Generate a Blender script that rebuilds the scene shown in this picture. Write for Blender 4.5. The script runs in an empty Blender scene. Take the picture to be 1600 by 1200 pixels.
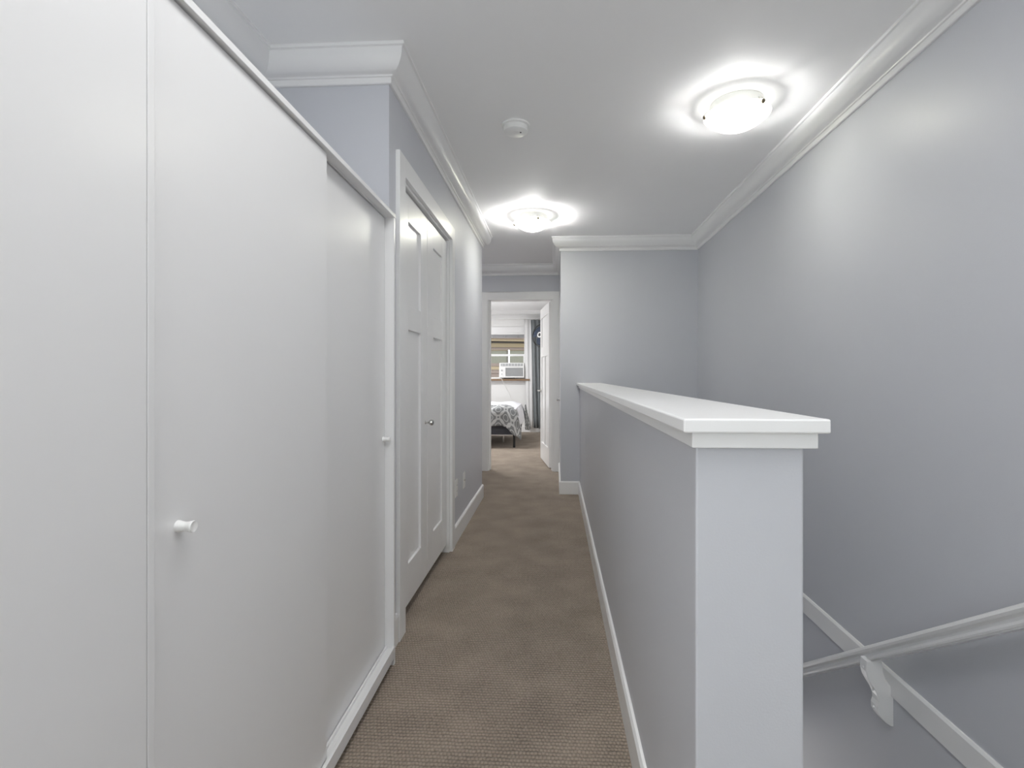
import bpy, bmesh, math, random
from mathutils import Vector, Matrix
random.seed(7)
PI = math.pi
S = bpy.context.scene
COL = S.collection

# ------------------------------------------------------------------ camera
cam_d = bpy.data.cameras.new('camera'); cam = bpy.data.objects.new('camera', cam_d); COL.objects.link(cam)
cam.location = (0, 0, 1.13)
cam.rotation_euler = (PI/2, 0, math.atan(42/800))
cam_d.sensor_width = 36; cam_d.lens = 36*800/1600
cam_d.shift_x = -25/1600; cam_d.shift_y = -13/1600
cam_d.clip_start = .02
S.camera = cam

# ------------------------------------------------------------------ world, exposure, large lights
S.view_settings.view_transform = 'Standard'; S.view_settings.look = 'None'
S.view_settings.gamma = 1; S.view_settings.use_curve_mapping = False
S.view_settings.exposure = 0.25
S.cycles.diffuse_bounces = 12; S.cycles.max_bounces = 18; S.cycles.transparent_max_bounces = 12
W = bpy.data.worlds.new('world'); S.world = W; W.use_nodes = True
W.node_tree.nodes['Background'].inputs[0].default_value = (.97, .98, 1, 1)
W.node_tree.nodes['Background'].inputs[1].default_value = 3.5

def area(name, loc, rot, sx, sy, power, col=(1, 1, 1)):
    l = bpy.data.lights.new(name, 'AREA'); l.shape = 'RECTANGLE'; l.size = sx; l.size_y = sy
    l.energy = power; l.color = col
    o = bpy.data.objects.new(name, l); o.location = loc; o.rotation_euler = rot; COL.objects.link(o); return o
BULB_NEAR, BULB_FAR = 330, 980
area('hall_fill', (-.02, .5, 2.425), (0, 0, 0), .4, 1.7, 14)                      # added soft fill above the camera, no fixture there
area('landing_fill', (-.7, -2.30, 1.4), (PI/2, 0, 0), 2.4, 1.8, 3, (1, .99, .975))     # added fill from behind, placed at the added landing window
area('landing_side_fill', (-2.5, -1.4, 1.4), (PI/2, 0, -PI/2), 1.4, 1.8, 10, (1, .99, .975))     # added fill from the left, placed at the added side window
area('landing_up_fill', (0, -1.2, 1.3), (PI-.5, 0, 0), .8, .8, 3)                      # unseen fill aimed up, added to even out the ceiling
area('stairwell_fill', (.88, 4.5, -2.2), (-2.6, 0, 0), .8, .7, 5, (1, .99, .98))      # fill added low in the stairwell to brighten the ceiling
area('bedroom_fill', (-1.9, 8.0, 2.38), (0, 0, 0), .9, .9, 62, (.985, .99, 1))  # added fill for the bedroom, no lamp of its own there
area('side_hall_fill', (-1.45, 5.4, 2.36), (0, 0, 0), .4, .4, 4, (1, .98, .95))  # unseen fill added for the far end of the hall

# ------------------------------------------------------------------ materials
def lin(v):
    v /= 255
    return v/12.92 if v <= .04045 else ((v+.055)/1.055)**2.4
def rgb(r, g, b): return (lin(r), lin(g), lin(b), 1)

def mat(name, col, rough=.5, metal=0, bump=0, bscale=200, var=0, vscale=6, spec=.5, coat=0):
    m = bpy.data.materials.new(name); m.use_nodes = True
    nt = m.node_tree; b = nt.nodes['Principled BSDF']
    b.inputs['Base Color'].default_value = col; b.inputs['Roughness'].default_value = rough
    b.inputs['Metallic'].default_value = metal; b.inputs['Specular IOR Level'].default_value = spec
    b.inputs['Coat Weight'].default_value = coat
    tc = nt.nodes.new('ShaderNodeTexCoord')
    if var:
        n = nt.nodes.new('ShaderNodeTexNoise'); n.inputs['Scale'].default_value = vscale; n.inputs['Detail'].default_value = 4
        nt.links.new(tc.outputs['Object'], n.inputs['Vector'])
        mx = nt.nodes.new('ShaderNodeMix'); mx.data_type = 'RGBA'
        mx.inputs['A'].default_value = tuple(c*(1-var) for c in col[:3])+(1,)
        mx.inputs['B'].default_value = tuple(min(1, c*(1+var)) for c in col[:3])+(1,)
        nt.links.new(n.outputs['Fac'], mx.inputs['Factor']); nt.links.new(mx.outputs['Result'], b.inputs['Base Color'])
    if bump:
        n = nt.nodes.new('ShaderNodeTexNoise'); n.inputs['Scale'].default_value = bscale; n.inputs['Detail'].default_value = 3
        nt.links.new(tc.outputs['Object'], n.inputs['Vector'])
        bp = nt.nodes.new('ShaderNodeBump'); bp.inputs['Strength'].default_value = bump; bp.inputs['Distance'].default_value = .002
        nt.links.new(n.outputs['Fac'], bp.inputs['Height']); nt.links.new(bp.outputs['Normal'], b.inputs['Normal'])
    return m

M = {}
M['wall'] = mat('blue_grey_wall_paint', (.595, .606, .645, 1), .42, bump=.12, bscale=260, var=.012, vscale=3)
M['wall_white'] = mat('white_wall_paint', (.86, .86, .85, 1), .5, bump=.1, bscale=260, var=.01)
M['ceiling'] = mat('ceiling_paint', (.93, .93, .93, 1), .65, bump=.1, bscale=200, var=.01)
M['trim'] = mat('white_trim_paint', (.86, .86, .86, 1), .3, bump=.03, bscale=60, var=.01)
M['laminate'] = mat('white_laminate', (.81, .81, .812, 1), .3, bump=.05, bscale=35, var=.012, vscale=2)
M['plastic'] = mat('white_plastic', (.86, .86, .85, 1), .35, var=.01)
M['plastic_grey'] = mat('grey_plastic', (.42, .43, .44, 1), .45, var=.03)
M['dark'] = mat('dark_plastic', (.02, .02, .022, 1), .45, var=.05)
M['void'] = mat('dark_gap', (.05, .05, .05, 1), .8, var=.05)
M['chrome'] = mat('brushed_nickel', (.6, .59, .57, 1), .22, 1, var=.03, vscale=40)
M['bronze'] = mat('bronze', (.20, .165, .12, 1), .4, .8, var=.06, vscale=60)
M['sillwood'] = mat('sill_wood', rgb(134, 108, 82), .5, var=.18, vscale=14)
M['black'] = mat('black_metal', (.006, .006, .006, 1), .5, var=.05)
M['base_fabric'] = mat('charcoal_fabric', rgb(70, 71, 78), .9, bump=.3, bscale=500, var=.12, vscale=60)
M['sheet'] = mat('white_bedding', (.78, .78, .82, 1), .85, bump=.3, bscale=30, var=.03, vscale=12)
M['curtain_white'] = mat('white_curtain', (.76, .76, .76, 1), .85, bump=.2, bscale=300, var=.02)
M['curtain_grey'] = mat('grey_curtain', rgb(128, 133, 135), .8, bump=.2, bscale=300, var=.05)
M['shade'] = mat('pale_shade', (.58, .58, .59, 1), .8, var=.03)
M['fan_blue'] = mat('fan_blade_blue', rgb(56, 68, 88), .4, var=.08)
M['siding_tan'] = mat('tan_siding', rgb(116, 101, 80), .8, bump=.2, bscale=80, var=.08, vscale=20)
M['siding_ochre'] = mat('ochre_siding', rgb(98, 84, 62), .8, bump=.2, bscale=80, var=.08, vscale=20)
M['siding_rose'] = mat('rose_siding', rgb(96, 82, 76), .8, bump=.2, bscale=80, var=.08, vscale=20)
M['siding_dark'] = mat('brown_siding', rgb(46, 36, 28), .8, bump=.2, bscale=80, var=.08, vscale=20)
M['blind'] = mat('green_grey_blind', rgb(86, 84, 74), .8, bump=.3, bscale=120, var=.12, vscale=50)
M['stair_under'] = mat('stair_plaster', (.6, .6, .6, 1), .7, var=.02)

def carpet():
    m = bpy.data.materials.new('brown_loop_carpet'); m.use_nodes = True
    nt = m.node_tree; L = nt.links; b = nt.nodes['Principled BSDF']
    b.inputs['Roughness'].default_value = .95; b.inputs['Specular IOR Level'].default_value = .1
    b.inputs['Sheen Weight'].default_value = .15
    tc = nt.nodes.new('ShaderNodeTexCoord'); sp = nt.nodes.new('ShaderNodeSeparateXYZ'); L.new(tc.outputs['Object'], sp.inputs[0])
    def mth(op, a, c=None, d=None):
        n = nt.nodes.new('ShaderNodeMath'); n.operation = op
        for i, v in enumerate((a, c, d)):
            if v is None: continue
            if isinstance(v, (int, float)): n.inputs[i].default_value = v
            else: L.new(v, n.inputs[i])
        return n.outputs[0]
    # slight wobble of the woven rows
    wn = nt.nodes.new('ShaderNodeTexNoise'); wn.inputs['Scale'].default_value = 25; L.new(tc.outputs['Object'], wn.inputs['Vector'])
    wob = mth('MULTIPLY', mth('SUBTRACT', wn.outputs['Fac'], .5), .009)
    y = mth('DIVIDE', mth('ADD', sp.outputs['Y'], wob), .0145)
    row = mth('FLOOR', y)
    x = mth('ADD', mth('DIVIDE', mth('ADD', sp.outputs['X'], wob), .0115), mth('MULTIPLY', row, .5))
    sy = mth('ABSOLUTE', mth('SINE', mth('MULTIPLY', y, PI)))
    sx = mth('ABSOLUTE', mth('SINE', mth('MULTIPLY', x, PI)))
    loop = mth('MULTIPLY', mth('POWER', sy, .6), mth('ADD', mth('MULTIPLY', mth('POWER', sx, .7), .6), .4))
    fn = nt.nodes.new('ShaderNodeTexNoise'); fn.inputs['Scale'].default_value = 420; fn.inputs['Detail'].default_value = 3
    L.new(tc.outputs['Object'], fn.inputs['Vector'])
    h = mth('ADD', mth('MULTIPLY', loop, .8), mth('MULTIPLY', fn.outputs['Fac'], .5))
    ln = nt.nodes.new('ShaderNodeTexNoise'); ln.inputs['Scale'].default_value = 5; ln.inputs['Detail'].default_value = 5
    L.new(tc.outputs['Object'], ln.inputs['Vector'])
    mn = nt.nodes.new('ShaderNodeTexNoise'); mn.inputs['Scale'].default_value = 90; mn.inputs['Detail'].default_value = 4
    L.new(tc.outputs['Object'], mn.inputs['Vector'])
    v = mth('ADD', mth('ADD', mth('MULTIPLY', ln.outputs['Fac'], .6), mth('MULTIPLY', mn.outputs['Fac'], .8)), mth('MULTIPLY', h, .75))
    cr = nt.nodes.new('ShaderNodeValToRGB'); L.new(mth('DIVIDE', v, 2.1), cr.inputs[0])
    cr.color_ramp.elements[0].position = .30; cr.color_ramp.elements[0].color = (.085, .066, .049, 1)
    cr.color_ramp.elements[1].position = .78; cr.color_ramp.elements[1].color = (.49, .405, .325, 1)
    L.new(cr.outputs[0], b.inputs['Base Color'])
    bp = nt.nodes.new('ShaderNodeBump'); bp.inputs['Strength'].default_value = .9; bp.inputs['Distance'].default_value = .006
    L.new(h, bp.inputs['Height']); L.new(bp.outputs[0], b.inputs['Normal'])
    return m
M['carpet'] = carpet()

def duvet_mat():
    # overlapping pale rings on grey: trellis print of the bedcover
    m = bpy.data.materials.new('grey_trellis_duvet'); m.use_nodes = True
    nt = m.node_tree; L = nt.links; b = nt.nodes['Principled BSDF']; b.inputs['Roughness'].default_value = .9
    uv = nt.nodes.new('ShaderNodeUVMap'); uv.uv_map = 'UVMap'
    def vor(off, scale):
        mp = nt.nodes.new('ShaderNodeMapping'); mp.inputs['Scale'].default_value = (scale, scale*.9, 1); mp.inputs['Location'].default_value = (off, off, 0)
        L.new(uv.outputs[0], mp.inputs[0])
        v = nt.nodes.new('ShaderNodeTexVoronoi'); v.voronoi_dimensions = '2D'; v.inputs['Scale'].default_value = 1; v.inputs['Randomness'].default_value = 0
        L.new(mp.outputs[0], v.inputs['Vector']); return v.outputs['Distance']
    def ring(d, r, w):
        a = nt.nodes.new('ShaderNodeMath'); a.operation = 'COMPARE'; a.inputs[1].default_value = r; a.inputs[2].default_value = w
        L.new(d, a.inputs[0]); return a.outputs[0]
    def mx(a, c):
        n = nt.nodes.new('ShaderNodeMath'); n.operation = 'MAXIMUM'; L.new(a, n.inputs[0]); L.new(c, n.inputs[1]); return n.outputs[0]
    d1 = vor(0, 4.2); d2 = vor(.5, 4.2)
    f = mx(mx(ring(d1, .40, .05), ring(d2, .40, .04)), mx(ring(d1, .17, .02), ring(d2, .17, .02)))
    c = nt.nodes.new('ShaderNodeMix'); c.data_type = 'RGBA'
    c.inputs['A'].default_value = rgb(116, 118, 119); c.inputs['B'].default_value = rgb(176, 177, 177)
    L.new(f, c.inputs['Factor']); L.new(c.outputs['Result'], b.inputs['Base Color'])
    return m
M['duvet'] = duvet_mat()

def glass(name, tint=(.92, .95, .94, 1), mixf=.12):
    m = bpy.data.materials.new(name); m.use_nodes = True; nt = m.node_tree; nt.nodes.clear()
    o = nt.nodes.new('ShaderNodeOutputMaterial'); t = nt.nodes.new('ShaderNodeBsdfTransparent'); t.inputs[0].default_value = tint
    g = nt.nodes.new('ShaderNodeBsdfGlossy'); g.inputs['Roughness'].default_value = .02
    mx = nt.nodes.new('ShaderNodeMixShader'); fr = nt.nodes.new('ShaderNodeFresnel'); fr.inputs[0].default_value = 1.45
    nt.links.new(fr.outputs[0], mx.inputs[0]); nt.links.new(t.outputs[0], mx.inputs[1]); nt.links.new(g.outputs[0], mx.inputs[2]); nt.links.new(mx.outputs[0], o.inputs[0])
    return m
M['glass'] = glass('window_glass')

def bowl_glass():
    m = bpy.data.materials.new('alabaster_glass'); m.use_nodes = True; nt = m.node_tree; nt.nodes.clear(); L = nt.links
    o = nt.nodes.new('ShaderNodeOutputMaterial'); tc = nt.nodes.new('ShaderNodeTexCoord')
    n = nt.nodes.new('ShaderNodeTexNoise'); n.inputs['Scale'].default_value = 9; n.inputs['Detail'].default_value = 5; n.inputs['Distortion'].default_value = 1.6
    L.new(tc.outputs['Object'], n.inputs['Vector'])
    cr = nt.nodes.new('ShaderNodeValToRGB'); L.new(n.outputs['Fac'], cr.inputs[0])
    cr.color_ramp.elements[0].position = .3; cr.color_ramp.elements[0].color = (.88, .88, .85, 1)
    cr.color_ramp.elements[1].position = .7; cr.color_ramp.elements[1].color = (.98, .98, .97, 1)
    tl = nt.nodes.new('ShaderNodeBsdfTranslucent'); df = nt.nodes.new('ShaderNodeBsdfDiffuse'); tr = nt.nodes.new('ShaderNodeBsdfTransparent')
    gl = nt.nodes.new('ShaderNodeBsdfGlossy'); gl.inputs['Roughness'].default_value = .08
    L.new(cr.outputs[0], tl.inputs[0]); L.new(cr.outputs[0], df.inputs[0]); L.new(cr.outputs[0], tr.inputs[0])
    a = nt.nodes.new('ShaderNodeMixShader'); a.inputs[0].default_value = .25; L.new(tl.outputs[0], a.inputs[1]); L.new(df.outputs[0], a.inputs[2])
    c = nt.nodes.new('ShaderNodeMixShader'); c.inputs[0].default_value = .90; L.new(a.outputs[0], c.inputs[1]); L.new(tr.outputs[0], c.inputs[2])
    fr = nt.nodes.new('ShaderNodeFresnel'); fr.inputs[0].default_value = 1.4
    e = nt.nodes.new('ShaderNodeMixShader'); L.new(fr.outputs[0], e.inputs[0]); L.new(c.outputs[0], e.inputs[1]); L.new(gl.outputs[0], e.inputs[2])
    em = nt.nodes.new('ShaderNodeEmission'); em.inputs[1].default_value = .55; L.new(cr.outputs[0], em.inputs[0])   # the lit glass itself glows
    ad = nt.nodes.new('ShaderNodeAddShader'); L.new(e.outputs[0], ad.inputs[0]); L.new(em.outputs[0], ad.inputs[1])
    L.new(ad.outputs[0], o.inputs[0]); return m
M['bowl'] = bowl_glass()
def emis(name, col, s):
    m = bpy.data.materials.new(name); m.use_nodes = True; nt = m.node_tree; nt.nodes.clear()
    o = nt.nodes.new('ShaderNodeOutputMaterial'); e = nt.nodes.new('ShaderNodeEmission'); e.inputs[0].default_value = col; e.inputs[1].default_value = s
    nt.links.new(e.outputs[0], o.inputs[0]); return m
M['bulb_near'] = emis('lit_bulb', (1, .985, .965, 1), BULB_NEAR); M['bulb_far'] = emis('lit_bulb_warm', (1, .985, .965, 1), BULB_FAR)

# ------------------------------------------------------------------ mesh helpers
def bx(bm, x0, x1, y0, y1, z0, z1):
    vs = [bm.verts.new((x, y, z)) for z in (z0, z1) for y in (y0, y1) for x in (x0, x1)]
    for f in ((0, 2, 3, 1), (4, 5, 7, 6), (0, 1, 5, 4), (2, 6, 7, 3), (0, 4, 6, 2), (1, 3, 7, 5)):
        bm.faces.new([vs[i] for i in f])
def prism(bm, pts, axis, a0, a1):
    """extrude a 2-D outline along an axis; pts are the two other coordinates in order"""
    def P(p, a):
        return {'x': (a, p[0], p[1]), 'y': (p[0], a, p[1]), 'z': (p[0], p[1], a)}[axis]
    A = [bm.verts.new(P(p, a0)) for p in pts]; B = [bm.verts.new(P(p, a1)) for p in pts]
    n = len(pts)
    for i in range(n): bm.faces.new((A[i], A[(i+1) % n], B[(i+1) % n], B[i]))
    bm.faces.new(A[::-1]); bm.faces.new(B)
def lathe(bm, prof, seg=32, mtx=None, close=False):
    rings = []
    for r, z in prof:
        if r < 1e-6: rings.append([bm.verts.new((0, 0, z))])
        else: rings.append([bm.verts.new((r*math.cos(2*PI*i/seg), r*math.sin(2*PI*i/seg), z)) for i in range(seg)])
    for a, b in zip(rings, rings[1:]):
        for i in range(seg):
            j = (i+1) % seg
            if len(a) == 1 and len(b) > 1: bm.faces.new((a[0], b[i], b[j]))
            elif len(b) == 1 and len(a) > 1: bm.faces.new((a[i], a[j], b[0]))
            elif len(a) > 1: bm.faces.new((a[i], a[j], b[j], b[i]))
    if mtx is not None:
        vs = [v for r in rings for v in r]; bmesh.ops.transform(bm, matrix=mtx, verts=vs)
def tube(bm, pts, r, seg=8):
    pts = [Vector(p) for p in pts]; prev = None; rings = []
    for i, p in enumerate(pts):
        t = (pts[min(i+1, len(pts)-1)]-pts[max(i-1, 0)]).normalized()
        up = Vector((0, 0, 1)) if abs(t.z) < .9 else Vector((1, 0, 0))
        a = t.cross(up).normalized(); b = t.cross(a)
        rings.append([bm.verts.new(p+a*r*math.cos(2*PI*k/seg)+b*r*math.sin(2*PI*k/seg)) for k in range(seg)])
    for a, b in zip(rings, rings[1:]):
        for k in range(seg): bm.faces.new((a[k], a[(k+1) % seg], b[(k+1) % seg], b[k]))
    bm.faces.new(rings[0][::-1]); bm.faces.new(rings[-1])
def sweep(bm, prof, path, closed=False):
    """mitred sweep of a profile (offset to the right of the path, z)"""
    n = len(path); rings = []
    for i in range(n):
        p = Vector(path[i])
        d0 = (p-Vector(path[i-1])).normalized() if (closed or i > 0) else None
        d1 = (Vector(path[(i+1) % n])-p).normalized() if (closed or i < n-1) else None
        if d0 is None: d0 = d1
        if d1 is None: d1 = d0
        n0 = Vector((d0.y, -d0.x)); n1 = Vector((d1.y, -d1.x)); m = (n0+n1).normalized(); k = 1/max(.2, m.dot(n0))
        rings.append([bm.verts.new((p.x+m.x*k*q, p.y+m.y*k*q, z)) for q, z in prof])
    R = list(zip(rings, rings[1:]+rings[:1])) if closed else list(zip(rings, rings[1:]))
    m_ = len(prof)
    for a, b in R:
        for k in range(m_): bm.faces.new((a[k], a[(k+1) % m_], b[(k+1) % m_], b[k]))
    if not closed: bm.faces.new(rings[0][::-1]); bm.faces.new(rings[-1])

def obj(name, bm, m, parent=None, bevel=0, seg=2, smooth=False, angle=35):
    bmesh.ops.remove_doubles(bm, verts=bm.verts, dist=1e-6)
    bmesh.ops.recalc_face_normals(bm, faces=bm.faces)
    me = bpy.data.meshes.new(name); bm.to_mesh(me); bm.free()
    me.materials.append(m)
    if smooth:
        for p in me.polygons: p.use_smooth = True
        try: me.set_sharp_from_angle(angle=math.radians(angle))
        except Exception: pass
    o = bpy.data.objects.new(name, me); COL.objects.link(o)
    if parent: o.parent = parent
    if bevel:
        b = o.modifiers.new('bevel', 'BEVEL'); b.width = bevel; b.segments = seg; b.limit_method = 'ANGLE'; b.angle_limit = math.radians(40)
        b.harden_normals = False
    return o
def nb(): return bmesh.new()
def B(name, m, dims, parent=None, bevel=.0015):
    bm = nb()
    for d in (dims if isinstance(dims[0], (tuple, list)) else [dims]): bx(bm, *d)
    return obj(name, bm, m, parent, bevel)
def struct(o, label, cat='wall'):
    o['kind'] = 'structure'; o['label'] = label; o['category'] = cat; return o
def tag(o, label, cat, group=None):
    o['label'] = label; o['category'] = cat
    if group: o['group'] = group
    return o
def empty(name, loc=(0, 0, 0), rz=0):
    o = bpy.data.objects.new(name, None); o.location = loc; o.rotation_euler = (0, 0, rz); o.empty_display_size = .1
    COL.objects.link(o); return o

# ------------------------------------------------------------------ setting
H = 2.44
XL, XR, XA = -.675, 1.345, -1.21            # left hall wall, right stair wall, alcove wall behind the wardrobe
Y0, YR, YE, YF, YS = -2.4, 2.055, 4.72, 6.05, 4.90   # behind camera, return wall, end of left wall, far wall, stair end wall
XS = .055                                    # right side of the short passage
HW0, HW1, HY = .236, .413, .873              # half wall
LOW = -2.52                                  # lower floor
BX0, BX1, BY0, BY1 = -3.5, .42, 6.17, 10.27  # bedroom

fl = nb()
bx(fl, -2.7, HW0+.06, Y0-.1, 6.11, -.22, 0)
bx(fl, HW0+.06, XR, Y0-.1, .84, -.22, 0)
bx(fl, BX0-.1, BX1+.1, 6.11, BY1+.1, -.22, 0)
struct(obj('floor', fl, M['carpet']), 'brown looped carpet floor running down the hall into the bedroom', 'floor')
B2 = B('floor_lower', M['carpet'], (HW1-.1, XR+.1, .8, YS+.1, LOW-.1, LOW), bevel=0)
struct(B2, 'carpeted floor at the foot of the stairs', 'floor')
ce = nb()
bx(ce, -2.7, XR+.1, Y0-.1, 6.11, H, H+.1)
bx(ce, BX0-.1, BX1+.1, 6.11, BY1+.1, H, H+.1)
struct(obj('ceiling', ce, M['ceiling']), 'plain white ceiling over hall, stairs and bedroom', 'ceiling')

T = .1
OPY0, OPY1, OPZ = 2.225, 3.255, 2.005           # bifold opening
DX0, DX1, DZ = -.797, -.015, 2.045           # bedroom doorway
struct(B('wall_left', M['wall'], [(XL-T, XL, YR+T, OPY0, 0, H), (XL-T, XL, OPY0, OPY1, OPZ, H), (XL-T, XL, OPY1, YE-T, 0, H)], bevel=0),
       'blue grey hall wall on the left holding the bifold closet doors')
struct(B('wall_return', M['wall'], (XA-T, XL, YR, YR+T, 0, H), bevel=0), 'blue grey return wall above and behind the far end of the wardrobe')
struct(B('wall_alcove', M['wall'], [(XA-T, XA, -.48, YR, 0, H), (-2.6, XA, -.58, -.48, 0, H)], bevel=0), 'blue grey wall behind the white wardrobe')
struct(B('wall_landing_left', M['wall'], [(-2.7, -2.6, Y0-T, -2.1, 0, H), (-2.7, -2.6, -.7, -.48, 0, H), (-2.7, -2.6, -2.1, -.7, 0, .5), (-2.7, -2.6, -2.1, -.7, 2.3, H)], bevel=0), 'blue grey wall of the landing with an added side window')
struct(B('wall_side_passage', M['wall'], [(-1.8, XL, YE-T, YE, 0, H), (-1.9, -1.8, YE-T, YF+.12, 0, H)], bevel=0), 'blue grey walls of the passage opening left beyond the closet')
struct(B('wall_far', M['wall'], [(-1.8, DX0, YF, YF+.12, 0, H), (DX1, XS+T, YF, YF+.12, 0, H), (DX0, DX1, YF, YF+.12, DZ, H)], bevel=0),
       'blue grey wall around the bedroom doorway at the end of the hall')
struct(B('wall_passage_right', M['wall'], (XS, XS+T, YS+T, YF, 0, H), bevel=0), 'blue grey wall just right of the bedroom doorway')
struct(B('wall_stair_end', M['wall'], [(XS, HW1, YS, YS+T, 0, H), (HW1, XR+T, YS, YS+T, LOW, H)], bevel=0), 'blue grey wall closing the far end of the stairwell')
struct(B('wall_right', M['wall'], (XR, XR+T, Y0, YS, LOW, H), bevel=0), 'tall blue grey wall along the right of the stairwell')
struct(B('wall_half', M['wall'], [(HW0, HW1, HY, YS, LOW, 1.035)], bevel=.004), 'blue grey half wall guarding the stairs with a square end', 'wall')
struct(B('wall_stair_front', M['wall'], (HW1-.1, XR, .72, .84, LOW, -.22), bevel=0), 'wall under the top landing')
# wall behind the camera with an opening added to let fill light in
WX0, WX1, WZ0, WZ1 = -1.8, .4, .5, 2.3
struct(B('wall_back', M['wall'], [(-2.6, WX0, Y0-T, Y0, 0, H), (WX1, XR+T, Y0-T, Y0, 0, H), (WX0, WX1, Y0-T, Y0, 0, WZ0), (WX0, WX1, Y0-T, Y0, WZ1, H)], bevel=0),
       'blue grey wall of the landing with a wide added window')
w2 = struct(empty('fill_window_2', (-.7, Y0-.05, WZ0)), 'wide white framed window added to the unseen landing', 'window')  # unseen window, added so sky light fills the hall from behind
def win(par, hw, hh):
    B('window_frame', M['trim'], [(-hw, hw, -.03, .03, 0, .05), (-hw, hw, -.03, .03, hh-.05, hh), (-hw, -hw+.05, -.03, .03, .05, hh-.05), (hw-.05, hw, -.03, .03, .05, hh-.05), (-.02, .02, -.03, .03, .05, hh-.05)], par)
    B('pane', M['glass'], (-hw+.05, -.02, -.004, 0, .05, hh-.05), par, 0); B('pane', M['glass'], (.02, hw-.05, -.004, 0, .05, hh-.05), par, 0)
win(w2, 1.1, 1.8)
w3 = struct(empty('fill_window_3', (-2.65, -1.4, .5), PI/2), 'white framed side window added to the unseen landing', 'window')  # unseen window, added to send light toward the half wall
win(w3, .7, 1.8)

# bedroom shell
struct(B('wall_bedroom_right', M['wall_white'], [(BX1, BX1+T, BY0, BY1+T, 0, H), (XS+T, BX1+T, 6.07, BY0, 0, H)], bevel=0), 'white bedroom wall hidden behind the open door')
struct(B('wall_bedroom_left', M['wall_white'], (BX0-T, BX0, BY0, BY1+T, 0, H), bevel=0), 'white bedroom wall at the head of the bed')
struct(B('wall_bedroom_near', M['wall_white'], (BX0-T, -1.9, 6.05, BY0, 0, H), bevel=0), 'white bedroom wall beside the doorway')
NX0, NX1, NZ0, NZ1 = -1.375, -.585, 1.07, 1.99
struct(B('wall_bedroom_far', M['wall_white'], [(BX0, NX0, BY1, BY1+T, 0, H), (NX1, BX1, BY1, BY1+T, 0, H), (NX0, NX1, BY1, BY1+T, 0, NZ0), (NX0, NX1, BY1, BY1+T, NZ1, H)], bevel=0),
       'white bedroom wall with the window at the far end')

# crown moulding, one mitred run round the hall
cove = [(.028+.048*math.sin(a)*1.0, -.092+.070*(1-math.cos(a))) for a in [i*PI/2/8 for i in range(9)]]
crown = [(0, -.124), (.010, -.124), (.013, -.120), (.013, -.100), (.020, -.099), (.022, -.094)] + cove + [(.078, -.016), (.086, -.013), (.086, 0), (0, 0)]
crown = [(p, H+z) for p, z in crown]
loop = [(-2.6, Y0), (-2.6, -.58), (XA, -.58), (XA, YR), (XL, YR), (XL, YE), (-1.8, YE), (-1.8, YF), (XS, YF), (XS, YS), (XR, YS), (XR, Y0)]
bm = nb(); sweep(bm, crown, loop, True)
struct(obj('trim_1', bm, M['trim'], smooth=True, angle=25), 'white crown moulding running round the hall ceiling', 'moulding')
bm = nb(); sweep(bm, crown, [(BX0, BY0), (BX0, BY1), (BX1, BY1), (BX1, BY0)], True)
struct(obj('trim_2', bm, M['trim'], smooth=True, angle=25), 'white crown moulding round the bedroom ceiling', 'moulding')

# baseboards
bb = [(0, 0), (.014, 0), (.014, .112), (.008, .122), (0, .124)]
def base(name, path, label):
    bm = nb(); sweep(bm, bb, path); struct(obj(name, bm, M['trim'], bevel=.001), label, 'baseboard')
base('baseboard_left_near', [(XA+.72-.3, YR), (XL, YR), (XL, OPY0-.085)][1:], 'short white baseboard between wardrobe and closet casing')
base('baseboard_left', [(XL, OPY1+.08), (XL, YE), (-1.8, YE)], 'white baseboard along the left wall below the outlets')
base('baseboard_far', [(-1.8, YF), (DX0-.09, YF)], 'white baseboard left of the bedroom doorway')
base('baseboard_passage', [(XS, 5.95), (XS, YS), (HW0, YS)], 'white baseboard wrapping the stub wall by the doorway')
base('baseboard_half_wall', [(HW0, YS), (HW0, HY+.0)], 'long white baseboard along the half wall')
base('baseboard_bedroom', [(BX0, BY1), (BX1, BY1)], 'white baseboard under the bedroom window')
bm = nb(); prism(bm, [(XR, -.142), (XR-.012, -.142), (XR-.012, -.056), (XR-.006, -.047), (XR, -.046)], 'y', .86, YS)
struct(obj('trim_3', bm, M['trim'], bevel=.001), 'flat white band at floor level along the stairwell wall', 'moulding')
# half wall cap
cap = struct(empty('trim_4', (0, 0, 1.0)), 'white capped ledge on top of the half wall', 'moulding')
B('cap_board', M['trim'], (.206, .436, .832, YS, .038, .061), cap, .003)
bm = nb(); prism(bm, [(.224, .849), (.4245, .849), (.4245, YS), (.410, YS), (.410, .875), (.239, .875), (.239, YS), (.224, YS)], 'z', .012, .038)
obj('apron', bm, M['trim'], cap, .0015)

# stairs going down, away from the camera
st = struct(empty('stairs', (0, .84, 0)), 'carpeted stairs descending behind the half wall', 'stairs')
sm = None
for i in range(1, 14):
    z = -.18*i
    if sm is None:
        sm = B('step', M['carpet'], (HW1, XR, 0, .255, -.18, 0), st, .008)
        s = sm
    else:
        s = sm.copy(); COL.objects.link(s); s.parent = st
    s.location = (0, .255*(i-1), z)

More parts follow.
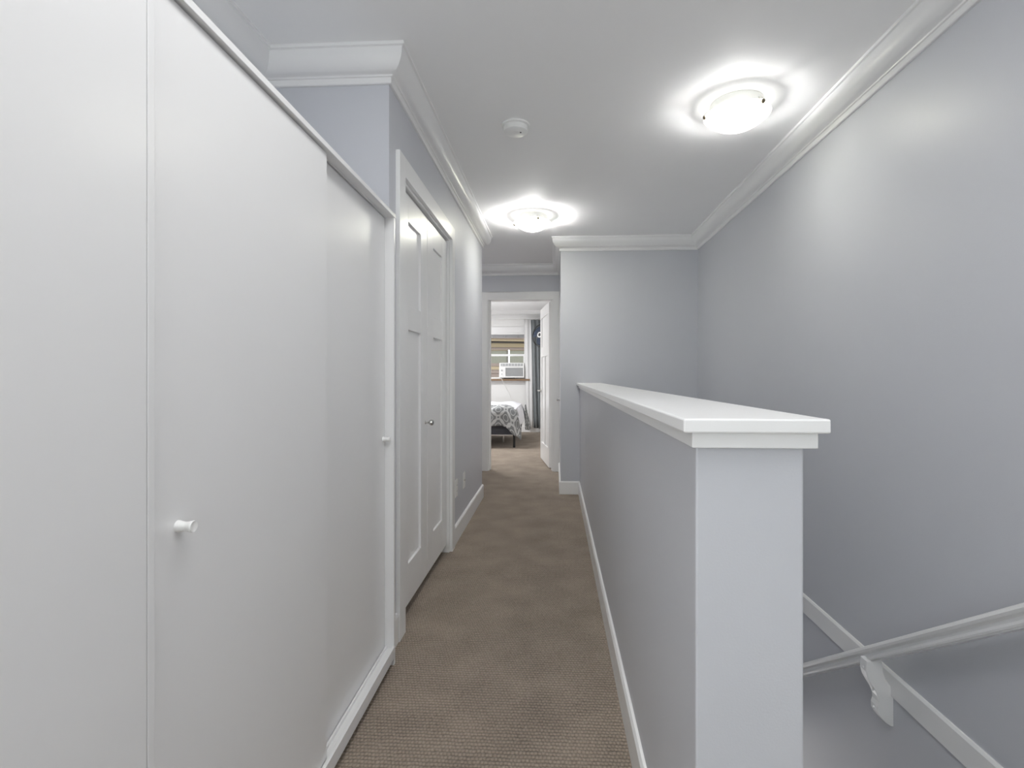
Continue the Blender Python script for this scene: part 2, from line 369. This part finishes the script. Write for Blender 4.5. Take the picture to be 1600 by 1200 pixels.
# ------------------------------------------------------------------ bifold closet doors
d1 = struct(empty('door_1', (XL, OPY0, 0)), 'white bifold closet doors in a flat casing on the left wall', 'door')
w = OPY1-OPY0
B('casing', M['trim'], [(0, .019, -.085, 0, 0, OPZ+.085), (0, .019, w, w+.08, 0, OPZ+.085), (0, .019, 0, w, OPZ, OPZ+.085)], d1, .0015)
B('jamb', M['trim'], [(-T, .001, 0, .016, 0, OPZ), (-T, .001, w-.016, w, 0, OPZ), (-T, .001, .016, w-.016, OPZ-.014, OPZ)], d1, .001)
B('track', M['chrome'], (-.048, -.024, .016, w-.016, OPZ-.022, OPZ-.014), d1, .001)
B('closet_shade', M['void'], (-T-.02, -T, -.02, w+.02, 0, OPZ), d1, 0)  # near-black sheet stands in for the shade inside the closet
def shaker(name, L, zt, cols, rows, m, parent, th=.035, st_=.085, rail=.1, top=.11, bot=.2, midz=None, rec=.009, both=False):
    """door leaf in local X=thickness (front face at 0, body to -th), Y = 0..L, Z = 0..zt, rails and stiles proud of recessed panels"""
    bm = nb()
    bx(bm, -th+rec, -rec, .01, L-.01, .01, zt-.01)
    def f(y0, y1, z0, z1): bx(bm, -th, 0, y0, y1, z0, z1)
    f(0, st_, 0, zt); f(L-st_, L, 0, zt)
    f(st_, L-st_, 0, bot); f(st_, L-st_, zt-top, zt); f(st_, L-st_, midz-rail/2, midz+rail/2)
    if cols == 2: f(L/2-.035, L/2+.035, bot, midz-rail/2)
    return obj(name, bm, m, parent, .0035, 2)
LW = (w-.016*2-.012)/2
DH = 1.925
for i in range(2):
    lf = shaker('door_leaf', LW, DH, 1, 2, M['trim'], d1, th=.03, st_=.132, top=.125, bot=.19, midz=1.349, rail=.116, rec=.012)
    lf.location = (-.014, .019+i*(LW+.005), .055)
    if i == 0:
        k = nb(); lathe(k, [(0, 0), (.009, 0), (.009, .003), (.005, .006), (.005, .018), (.012, .024), (.0165, .032), (.015, .040), (.008, .045), (0, .046)], 20, Matrix.Rotation(PI/2, 4, 'Y'))
        kb = obj('knob', k, M['chrome'], lf, smooth=True); kb.location = (0, LW-.045, .826); kb['label'] = 'round chrome knob'

# ------------------------------------------------------------------ bedroom doorway and door
d2 = struct(empty('door_2', (DX0, YF, 0)), 'white panelled bedroom door standing open in its cased doorway', 'door')
w = DX1-DX0
B('casing', M['trim'], [(-.09, 0, -.019, 0, 0, DZ+.075), (w, w+.07, -.019, 0, 0, DZ+.075), (0, w, -.019, 0, DZ-.017, DZ+.075)], d2, .002)
B('jamb', M['trim'], [(-.001, .018, -.001, .13, 0, DZ), (w-.018, w+.001, -.001, .13, 0, DZ), (.018, w-.018, -.001, .13, DZ-.018, DZ)], d2, .001)
B('stop', M['trim'], [(.018, .03, .06, .085, 0, DZ-.018), (w-.03, w-.018, .06, .085, 0, DZ-.018)], d2, .001)
leaf = shaker('door_leaf', .80, 2.01, 2, 2, M['trim'], d2, th=.035, st_=.11, top=.13, bot=.23, midz=1.43, rail=.13, rec=.011)
# leaf local: front face at x=0 looks toward +x before turning; turn so that it looks left into the room
ang = math.atan2(-.125, .79)
leaf.rotation_euler = (0, 0, -ang); leaf.location = (w-.022, .155, .014)
lv = empty('handle_pair'); bpy.data.objects.remove(lv)
for sx in (-1, 1):
    k = nb()
    m4 = Matrix.Translation((0 if sx > 0 else -.035, .735, .915)) @ Matrix.Rotation(sx*PI/2, 4, 'Y')
    lathe(k, [(0, 0), (.026, 0), (.026, .006), (.010, .009), (.009, .045), (0, .047)], 20, m4)
    xx = .045 if sx > 0 else -.08
    tube(k, [(xx, .737, .915), (xx, .70, .915), (xx, .66, .917), (xx-.006*sx, .625, .912)], .007, 8)
    hd = obj('handle', k, M['chrome'], leaf, smooth=True); hd['label'] = 'nickel lever handle'
for hz in (.18, .98, 1.78):
    k = nb(); bx(k, w-.026, w-.017, .13, .152, hz+.014, hz+.104); tube(k, [(w-.021, .150, hz+.012), (w-.021, .150, hz+.106)], .006, 8)
    hg = obj('hinge', k, M['chrome'], d2); hg['label'] = 'nickel hinge'
k = nb(); lathe(k, [(0, 0), (.014, 0), (.014, .003), (.008, .008), (.008, .02), (.013, .028), (.008, .036), (0, .037)], 16, Matrix.Rotation(-PI/2, 4, 'Y'))
kn = tag(obj('door_knob', k, M['chrome'], smooth=True), 'tiny metal knob on the wall edge right of the bedroom doorway', 'knob')
kn.location = (XS, 5.62, .865)

# ------------------------------------------------------------------ bedroom window
w1 = struct(empty('window_1', (NX0, BY1, NZ0)), 'white bedroom window looking out at the tan neighbouring house', 'window')
ww, wh = NX1-NX0, NZ1-NZ0
B('casing', M['trim'], [(-.085, 0, -.02, 0, -.02, wh+.12), (ww, ww+.085, -.02, 0, -.02, wh+.12), (0, ww, -.02, 0, wh, wh+.12)], w1, .002)
B('window_frame', M['trim'], [(0, .045, .02, .09, 0, wh), (ww-.03, ww, .02, .09, 0, wh), (.045, ww-.03, .02, .09, wh-.03, wh), (.045, ww-.03, .02, .09, 0, .03)], w1, .002)
B('meeting_rail', M['trim'], (.045, ww-.03, .035, .075, .455, .495), w1, .002)
B('sash', M['trim'], [(.045, .065, .035, .06, .03, .455), (ww-.05, ww-.03, .035, .06, .03, .455)], w1, .001)
B('pane', M['glass'], (.045, ww-.03, .050, .054, .495, wh-.03), w1, 0)
B('pane', M['glass'], (.065, ww-.05, .044, .048, .03, .455), w1, 0)
sl = B('window_sill', M['sillwood'], (-.09, ww+.085, -.12, .03, -.042, -.004), w1, .003); sl['label'] = 'brown wooden sill board'
B('apron', M['trim'], (-.06, ww+.06, -.018, 0, -.11, -.042), w1, .002)

# roller shade pulled to the top of the window
sh = tag(empty('roller_shade', (NX0, BY1-.03, 1.90)), 'pale grey shade drawn up at the top of the bedroom window', 'blind')
B('headrail', M['plastic'], (.01, ww-.01, -.02, .005, .055, .09), sh, .003)
bm = nb(); pts = []
for i in range(13): pts.append((-.012 if i % 2 else .002, .055-i*.0055))
pts2 = [(p[0]+.004, p[1]) for p in reversed(pts)]
prism(bm, pts+pts2, 'x', .02, ww-.02); obj('pleats', bm, M['shade'], sh)
for i in range(3): B('clip', M['plastic_grey'], (.12+i*.25, .135+i*.25, -.024, -.018, .0, .03), sh, .001)

# ------------------------------------------------------------------ neighbouring house
nh = tag(empty('neighbour_house', (-1.4, 14.4, 0)), 'tan house with lap siding seen through the bedroom window', 'building')
def board(z0, z1, m, proud=0, sl=0):
    bm = nb(); prism(bm, [(-proud-.03, z0), (.0, z0), (.0, z1), (-proud-.008, z1)], 'x', -2.2, 2.2)
    o = obj('board', bm, m, nh, .002); o.rotation_euler = (0, sl, 0); return o
z = -.4
pat = ['siding_rose', 'siding_tan', 'siding_rose', 'siding_rose', 'siding_ochre']
i = 0
while z < 1.42:
    board(z, z+.098, M[['siding_rose', 'siding_rose', 'siding_tan'][i % 3]]); z += .1; i += 1
board(1.86, 1.93, M['siding_rose'], .02, .012); board(1.93, 2.04, M['siding_ochre'], .05, .012); board(2.04, 2.10, M['siding_dark'], .0, .012)
board(2.10, 2.16, M['siding_tan'], .14, .02); board(2.16, 2.23, M['siding_rose'], .16, .02); board(2.23, 2.6, M['siding_tan'], .2, .02)
board(2.6, 3.6, M['siding_dark'], .1, .02)
B('house_wall', M['siding_tan'], (-2.3, 2.3, .0, .1, -.5, 3.6), nh, 0)
nw = B('window', M['trim'], [(.085, .13, -.03, .0, 1.42, 1.86)], nh, .002)
B('blind', M['blind'], (-.9, .085, -.012, -.002, 1.45, 1.83), nw, 0); B('blind', M['blind'], (.13, 1.0, -.012, -.002, 1.45, 1.83), nw, 0)
B('window_trim', M['siding_dark'], (.055, .085, -.035, -.005, 1.45, 1.83), nh, .001); B('window_trim', M['siding_dark'], (.62, .66, -.035, -.005, 1.45, 1.83), nh, .001)

# ------------------------------------------------------------------ window air conditioner
ac = tag(empty('air_conditioner', (-1.108, BY1-.10, NZ0+.002)), 'white window air conditioner sitting on the wooden sill', 'air conditioner')
B('body', M['plastic'], (0, .50, .0, .35, .02, .315), ac, .008)
B('foot', M['dark'], (.09, .30, .02, .2, -.002, .02), ac, .002)
B('front_frame', M['plastic'], [(.0, .13, -.03, .0, .02, .235), (.13, .50, -.03, .0, .02, .045), (.13, .50, -.03, .0, .215, .235), (.48, .50, -.03, .0, .045, .215)], ac, .003)
for i in range(11): B('louvre', M['plastic_grey'], (.13, .48, -.018, -.008, .052+i*.015, .0605+i*.015), ac, .001)
B('air_outlet', M['plastic_grey'], (.03, .47, -.006, .0, .248, .30), ac, .002)
for i in range(7): B('vent_blade', M['plastic'], (.06+i*.06, .068+i*.06, -.012, -.006, .25, .298), ac, .001)
for zz, r in ((.165, .016), (.09, .012)):
    k = nb(); lathe(k, [(0, 0), (r, 0), (r*.85, .014), (0, .016)], 16, Matrix.Translation((.055, -.03, zz)) @ Matrix.Rotation(PI/2, 4, 'X'))
    obj('dial', k, M['plastic_grey'], ac, smooth=True)
for i in range(5): B('side_pleat', M['plastic'], (.502+i*.004, .505+i*.004, .10, .13, .02, .30), ac, 0)
k = nb(); tube(k, [(-1.075, 10.135, 1.10), (-1.06, 10.12, 1.07), (-1.035, 10.10, 1.03), (-1.0, 10.12, .95), (-.93, 10.235, .8), (-.8, 10.24, .5), (-.7, 10.24, .3)], .004, 6)
tag(obj('power_cord', k, M['plastic'], smooth=True), 'thin white cord hanging from the air conditioner over the sill', 'cord')

# ------------------------------------------------------------------ curtains
def curtain(name, x0, x1, y, z0, z1, folds, amp, m, label, skew=0, gather=0):
    bm = nb(); n = folds*10; rows = 12; V = []
    for j in range(rows+1):
        t = j/rows; z = z1+(z0-z1)*t; r = []
        for i in range(n+1):
            u = i/n; x = x0+(x1-x0)*u + skew*t*(1-u)
            yy = y+amp*(.6+.4*t)*math.sin(u*folds*2*PI+.5*math.sin(t*3)) + .3*amp*math.sin(u*folds*5.1+1)
            r.append(bm.verts.new((x, yy, z+.004*math.sin(u*17)*(1 if j == rows else 0))))
        V.append(r)
    for j in range(rows):
        for i in range(n): bm.faces.new((V[j][i], V[j][i+1], V[j+1][i+1], V[j+1][i]))
    o = obj(name, bm, m, smooth=True, angle=180); s = o.modifiers.new('s', 'SOLIDIFY'); s.thickness = .003
    return tag(o, label, 'curtain')
curtain('curtain', -.615, -.44, BY1-.10, .10, 2.26, 2, .012, M['curtain_white'], 'white curtain hanging right of the bedroom window', skew=.05)
curtain('curtain', -.475, -.02, BY1-.155, .09, 2.235, 6, .026, M['curtain_grey'], 'grey curtain hanging between white curtain and open door', skew=.06)
cr_ = tag(empty('curtain_rod', (0, 0, 0)), 'white rod holding the curtains above the bedroom window', 'curtain rod')
k = nb(); tube(k, [(-1.5, BY1-.125, 2.262), (.1, BY1-.125, 2.262)], .011, 12); obj('rod', k, M['trim'], cr_, smooth=True)
for xx in (-1.46, .06): B('bracket', M['trim'], (xx-.01, xx+.01, BY1-.13, BY1, 2.27, 2.29), cr_, .001)

# ------------------------------------------------------------------ bed
bed = tag(empty('bed', (-1.6, 8.0, 0)), 'bed on a charcoal upholstered base with black legs', 'bed')
bl = 1.02   # half length in x
B('box_base', M['base_fabric'], (-bl, bl-.03, .01, 1.5, .205, .40), bed, .012)
B('steel_frame', M['chrome'], [(-bl, bl-.03, .02, .045, .188, .203), (-bl, bl-.03, 1.46, 1.485, .188, .203), (bl-.06, bl-.035, .045, 1.46, .188, .203)], bed, .001)
for xx, yy in ((bl-.06, .03), (bl-.06, 1.45), (-bl+.03, .03), (-bl+.03, 1.45)):
    B('leg', M['black'], (xx-.018, xx+.018, yy-.015, yy+.03, 0, .20), bed, .002)
cl = B('leg', M['chrome'], (.72, .745, .62, .645, 0, .188), bed, .002); cl['label'] = 'thin metal centre leg'
B('mattress', M['sheet'], (-bl, bl-.02, .0, 1.5, .401, .625), bed, .05)

def drape(name, m, grid, label, cat='bedding', thick=.02, sub=1):
    bm = nb(); uvl = bm.loops.layers.uv.new('UVMap'); V = [[bm.verts.new(p[:3]) for p in r] for r in grid]
    UV = {V[j][i]: (grid[j][i][3], grid[j][i][4]) for j in range(len(grid)) for i in range(len(grid[0]))}
    for j in range(len(V)-1):
        for i in range(len(V[0])-1):
            f = bm.faces.new((V[j][i], V[j][i+1], V[j+1][i+1], V[j+1][i]))
            for l in f.loops: l[uvl].uv = UV[l.vert]
    me = bpy.data.meshes.new(name); bm.to_mesh(me); bm.free(); me.materials.append(m)
    for p in me.polygons: p.use_smooth = True
    o = bpy.data.objects.new(name, me); COL.objects.link(o)
    s = o.modifiers.new('s', 'SOLIDIFY'); s.thickness = thick; s.offset = 1
    b = o.modifiers.new('b', 'SUBSURF'); b.levels = sub; b.render_levels = sub
    return tag(o, label, cat)
# white coverlet: top and the right (foot) end, with a soft rounded edge
def cover_grid(x0, xr, y0, y1, zt, front, side, nx=26, ny=18, corner=.28, droop=0):
    """u along x then down the foot end, v from front hem up over the front edge to the back"""
    G = []
    us = [i/nx for i in range(nx+1)]; Ltop = xr-x0; Lu = Ltop+side
    Lv = front+(y1-y0)
    for j in range(ny*2+1):
        v = Lv*j/(ny*2); r = []
        for u_ in us:
            u = Lu*u_
            x = min(x0+u, xr); dx = max(0, u-Ltop); dy = max(0, front-v)
            y = y0 if v < front else y0+(v-front)
            # corner: both hang -> the cloth swings outward and down
            drop = dx+dy if (dx > 0 and dy > 0) else max(dx, dy)
            z = zt-max(dx, dy)-corner*min(dx, dy)-droop*(dy/front if front else 0)*min(1, max(0, (u-Ltop+.22)/.22))**1.5
            flare = .05*(dx/side if side else 0); x2 = x+flare+(.02 if dx > 0 else 0)+.14*min(dx, dy)
            y2 = y-.02*(1 if dy > 0 else 0)-.07*min(dx, dy)-.03*(dy/front if front else 0)
            # round the edges
            e1 = max(0, 1-abs(u-Ltop)/.10); e2 = max(0, 1-abs(v-front)/.10)
            z -= .035*e1+.035*e2; x2 -= .018*e1; y2 += .018*e2
            wv = .008*math.sin(x*17+y*5)+.007*math.sin(y*13-x*7)
            if dx == 0 and dy == 0: z += wv
            else: x2 += wv*1.2*(dx > 0); y2 += wv*1.3*(dy > 0)*1.5; z += .6*wv
            z = max(z, .12)
            r.append((x2, y2, z, u, v))
        G.append(r)
    return G
drape('coverlet', M['sheet'], cover_grid(-2.55, -.62, 8.0, 9.48, .635, .10, .30), 'white coverlet over the mattress top and foot end', thick=.015)
drape('duvet', M['duvet'], [r[:] for r in cover_grid(-2.55, -.63, 7.975, 8.16, .652, .30, .30, nx=40, ny=12, corner=.35, droop=.13)], 'grey trellis patterned duvet hanging over the near side of the bed', thick=.018)
# far corner of the patterned cover hanging behind the foot end
g = []
for j in range(8):
    t = j/7; g.append([(-.565+.10*u_*t+.03, 9.30+.2*u_, .60-.47*t+.01*math.sin(u_*9), u_*.3, t*.5) for u_ in [i/6 for i in range(7)]])
drape('throw_blanket', M['duvet'], g, 'patterned grey blanket corner hanging between bed and curtains', 'blanket', thick=.015)

# ------------------------------------------------------------------ wall fan
fan = tag(empty('wall_fan', (-.243, 9.3, 1.865)), 'round blue bladed fan with dark wire guard before grey curtain', 'fan')
fr = Matrix.Rotation(math.radians(-38), 4, 'Z') @ Matrix.Rotation(math.radians(-6), 4, 'X') @ Matrix.Rotation(PI/2, 4, 'X')
R_ = .205
k = nb()
def ringm(bm, r, z, t=.004, n=48):
    tube_pts = [(r*math.cos(2*PI*i/n), r*math.sin(2*PI*i/n), z) for i in range(n+1)]
    tube(bm, tube_pts, t, 6)
ringm(k, R_, 0, .009); ringm(k, R_*.98, .03, .002); ringm(k, R_*.98, -.03, .002)
obj('guard_rim', k, M['dark'], fan, smooth=True).matrix_local = fr
k = nb()
for i in range(36):
    a = 2*PI*i/36; c, s_ = math.cos(a), math.sin(a)
    tube(k, [(.045*c, .045*s_, .05), (.12*c, .12*s_, .052), (R_*c, R_*s_, .012)], .0011, 4)
    tube(k, [(.05*c, .05*s_, -.05), (.13*c, .13*s_, -.05), (R_*c, R_*s_, -.012)], .0011, 4)
g_ = obj('wire_guard', k, M['dark'], fan); g_.matrix_local = fr
k = nb(); lathe(k, [(.030, .05), (.050, .05), (.052, .058), (.046, .064), (.034, .064), (.030, .058), (.030, .05)], 32); obj('hub_ring', k, M['plastic'], fan, smooth=True).matrix_local = fr
k = nb(); lathe(k, [(0, .058), (.022, .058), (.030, .052), (.032, .0), (.04, -.03), (.045, -.05), (.04, -.13), (0, -.14)], 32); obj('motor', k, M['dark'], fan, smooth=True).matrix_local = fr
for q in range(3):
    k = nb(); V = []
    for i in range(9):
        r = .03+.155*i/8; row = []
        wdt = math.radians(50+62*math.sin(PI*min(1, .25+.6*i/8)))
        for j in range(9):
            a = 2*PI*q/3+(j/8-.5)*wdt+.5*i/8
            row.append(k.verts.new((r*math.cos(a), r*math.sin(a), .02*(j/8-.5)*2)))
        V.append(row)
    for i in range(8):
        for j in range(8): k.faces.new((V[i][j], V[i][j+1], V[i+1][j+1], V[i+1][j]))
    o = obj('blade', k, M['fan_blue'], fan, smooth=True, angle=180); o.matrix_local = fr
    s = o.modifiers.new('s', 'SOLIDIFY'); s.thickness = .002
k = nb(); tube(k, [(.07, .09, 0), (.16, .14, -.03), (.40, .16, -.06), (.66, .16, -.06)], .014, 10); obj('arm', k, M['dark'], fan, smooth=True)
B('wall_plate', M['dark'], (.648, .662, .10, .22, -.16, .04), fan, .003)

# ------------------------------------------------------------------ wardrobe
WZ = 1.763
wd = tag(empty('wardrobe', (-.627, 1.985, 0), .0125), 'low white wardrobe with sliding doors along the left of the hall', 'wardrobe')
D = .56
NY = -1.232          # near divider (local y)
B('end_panel', M['laminate'], (-D, 0, -.018, 0, 0, WZ-.015), wd, .001)
B('divider', M['laminate'], [(-D, .0, NY-.014, NY, 0, WZ-.015)], wd, .001)
B('top_board', M['laminate'], (-D, .002, -2.45, 0, WZ-.015, WZ), wd, .001)
B('back_board', M['laminate'], (-D, -D+.008, -2.45, -.018, .05, WZ-.015), wd, 0)
B('bottom_board', M['laminate'], (-D+.01, -.06, NY, -.018, .05, .085), wd, .001)
B('top_track', M['laminate'], [(-.034, -.029, NY, -.018, WZ-.018, WZ-.015), (-.072, -.056, NY, -.018, WZ-.03, WZ-.015)], wd, .0005)
bm = nb(); prism(bm, [(-.075, .033), (.004, .033), (.004, .076), (-.007, .076), (-.007, .066), (-.027, .066), (-.027, .076), (-.034, .076), (-.034, .066), (-.075, .066)], 'y', NY, -.018)
obj('bottom_track', bm, M['laminate'], wd, .001)
mid = -.600
sd = B('sliding_door', M['laminate'], (-.026, -.010, NY+.002, mid, .070, WZ-.0185), wd, .0015)
def peg(parent, x, y, z, nm='knob'):
    k = nb(); lathe(k, [(0, 0), (.0125, 0), (.0125, .002), (.0108, .008), (.0095, .015), (.0098, .022), (.0115, .028), (.0122, .032), (.0112, .0345), (.009, .0338), (0, .0335)], 28, Matrix.Rotation(PI/2, 4, 'Y'))
    o = obj(nm, k, M['plastic'], parent, smooth=True); o.location = (x, y, z); o.scale = (.8, .8, .8); return o
sd2 = B('sliding_door', M['laminate'], (-.050, -.036, mid-.03, -.020, .070, WZ-.0185), wd, .0015)
peg(sd, -.010, NY+.062, .881)
peg(sd2, -.036, -.040, .884)
B('side_door', M['laminate'], (-.016, .0, -2.44, NY-.0155, .03, WZ-.0165), wd, .0015)

# ------------------------------------------------------------------ outlets
def outlet(y, z, slots, label, wdt=.075):
    e = tag(empty('wall_outlet', (XL, y, z)), label, 'outlet', None)
    B('cover_plate', M['plastic'], (0, .006, -wdt/2, wdt/2, -.058, .058), e, .002)
    if slots:
        for zz in (.02, -.02):
            s = B('socket', M['plastic'], (.006, .008, -.016, .016, zz-.014, zz+.014), e, .0015)
            B('slot', M['dark'], [(.008, .0083, -.008, -.0055, zz-.005, zz+.006), (.008, .0083, .0055, .008, zz-.005, zz+.006)], s, 0)
    else:
        k = nb(); lathe(k, [(0, 0), (.006, 0), (.006, .008), (0, .008)], 14, Matrix.Translation((.006, 0, 0)) @ Matrix.Rotation(PI/2, 4, 'Y'))
        obj('coax_jack', k, M['chrome'], e, smooth=True)
outlet(3.465, .362, True, 'white wall outlet plate nearest the closet casing')
outlet(3.76, .358, False, 'white wall plate nearer the hall corner')

# ------------------------------------------------------------------ handrail
hr = tag(empty('handrail', (XR, 0, 0)), 'white moulded wooden handrail sloping along the stairwell wall', 'handrail')
xr = -.075
slope = -(.480+.372)/(2.686-1.457)
def zr(y): return .480+slope*(y-1.457)
prof = [(-.015, -.031), (.015, -.031), (.017, -.024), (.012, -.014), (.013, -.004), (.024, .004), (.028, .014), (.024, .024), (.013, .031), (0, .033), (-.013, .031), (-.024, .024), (-.028, .014), (-.024, .004), (-.013, -.004), (-.012, -.014), (-.017, -.024)]
k = nb(); rings = []
for y in (.72, 4.3):
    rings.append([k.verts.new((xr+p, y, zr(y)+q*1.0)) for p, q in prof])
for i in range(len(prof)): k.faces.new((rings[0][i], rings[0][(i+1) % len(prof)], rings[1][(i+1) % len(prof)], rings[1][i]))
k.faces.new(rings[0]); k.faces.new(rings[1][::-1])
obj('rail', k, M['trim'], hr, smooth=True, angle=30)
# fillet strip under the rail
k = nb()
r0 = [(-.011, -.037), (.011, -.037), (.011, -.030), (-.011, -.030)]; rr = []
for y in (.72, 4.3): rr.append([k.verts.new((xr+p, y, zr(y)+q)) for p, q in r0])
for i in range(4): k.faces.new((rr[0][i], rr[0][(i+1) % 4], rr[1][(i+1) % 4], rr[1][i]))
k.faces.new(rr[0]); k.faces.new(rr[1][::-1]); obj('fillet', k, M['trim'], hr)
def bracket(y):
    z0 = zr(y)-.034
    # outline in XZ (relative to the wall): front edge is a flowing curve, back sits on the wall
    out = [(-.104, z0+.012), (-.106, z0-.03), (-.100, z0-.055), (-.086, z0-.080), (-.070, z0-.105), (-.060, z0-.130), (-.058, z0-.150),
           (-.064, z0-.168), (-.063, z0-.190), (-.050, z0-.212), (-.030, z0-.232), (-.010, z0-.245), (-.0, z0-.246), (0, z0-.155), (0, z0-.10), (-.012, z0-.085), (-.030, z0-.06), (-.040, z0-.03), (-.044, z0+.012)]
    k = nb(); prism(k, out, 'y', y-.022, y+.022)
    b = obj('bracket', k, M['trim'], hr, .003, 2); b['label'] = 'curved white wooden bracket'
    for px, pz in ((-.105, z0-.022), (-.068, z0-.112), (-.064, z0-.182)):
        k = nb(); lathe(k, [(0, .004), (.004, .003), (.006, 0), (0, -.002)], 12, Matrix.Translation((px, y, pz)) @ Matrix.Rotation(-PI/2, 4, 'Y'))
        obj('screw_plug', k, M['trim'], b, smooth=True)
for y in (.95, 2.13, 3.4): bracket(y)

# ------------------------------------------------------------------ ceiling lamps
def lamp(loc, label, bm_, rz=0):
    e = tag(empty('ceiling_lamp', loc, rz), label, 'ceiling light', 'glass bowl ceiling lights')
    k = nb(); lathe(k, [(0, 0), (.120, 0), (.124, -.006), (.130, -.045), (.128, -.045), (.120, -.012), (0, -.012)], 40); obj('canopy', k, M['plastic'], e, smooth=True)
    k = nb(); pr = []
    Rb, dp = .150, .068
    Rs = (Rb*Rb+dp*dp)/(2*dp); am = math.asin(Rb/Rs)
    for i in range(15):
        a = am*i/14; pr.append((Rs*math.sin(a), -.058-dp+Rs*(1-math.cos(a))))
        pr += [(Rb+.002, -.0575)]
    lathe(k, pr, 56); obj('glass_bowl', k, M['bowl'], e, smooth=True, angle=80)
    for a in (178, 298, 58):
        a = math.radians(a); c, s = math.cos(a), math.sin(a)
        k = nb(); tube(k, [(.124*c, .124*s, -.030), (.143*c, .143*s, -.040), (.150*c, .150*s, -.050), (.156*c, .156*s, -.056)], .004, 8)
        o = obj('arm', k, M['chrome'], e, smooth=True)
        k = nb(); lathe(k, [(0, .005), (.006, .004), (.0095, 0), (.0095, -.004), (0, -.005)], 18, Matrix.Translation((.154*c, .154*s, -.062)) @ Matrix.Rotation(a, 4, 'Z') @ Matrix.Rotation(math.radians(115), 4, 'Y'))
        o = obj('clip', k, M['bronze'], e, smooth=True); o['label'] = 'bronze finial clip'
    k = nb(); lathe(k, [(0, -.112), (.015, -.110), (.025, -.102), (.028, -.090), (.024, -.076), (.014, -.066), (.013, -.052)], 24); obj('bulb', k, bm_, e, smooth=True)
    k = nb(); lathe(k, [(0, -.012), (.022, -.012), (.024, -.040), (.024, -.056), (.018, -.057), (.016, -.054), (.014, -.050), (0, -.050)], 24); obj('socket', k, M['plastic'], e, smooth=True)
    return e
lamp((.875, 2.515, H), 'lit glass bowl ceiling light above the stairs with bronze clips', M['bulb_near'])
lamp((-.185, 4.2, H), 'lit glass bowl ceiling light farther down near the bedroom doorway', M['bulb_far'], math.radians(-8))

# ------------------------------------------------------------------ smoke detector
sd_ = tag(empty('smoke_detector', (-.205, 2.67, H)), 'round white smoke detector on the ceiling', 'smoke detector')
k = nb(); lathe(k, [(0, 0), (.073, 0), (.073, -.008), (.066, -.011), (0, -.011)], 48); obj('mounting_base', k, M['plastic'], sd_, smooth=True)
k = nb(); lathe(k, [(.062, -.011), (.063, -.026), (.062, -.036), (.055, -.041), (0, -.043)], 48); bd = obj('body', k, M['plastic'], sd_, smooth=True)
k = nb(); lathe(k, [(0, -.0435), (.009, -.0432), (.010, -.040)], 20, Matrix.Translation((.008, -.02, 0))); obj('test_button', k, M['plastic'], sd_, smooth=True)
k = nb(); lathe(k, [(0, -.0445), (.0035, -.0445), (.004, -.041)], 12, Matrix.Translation((.027, -.008, 0))); obj('indicator', k, M['dark'], sd_, smooth=True)
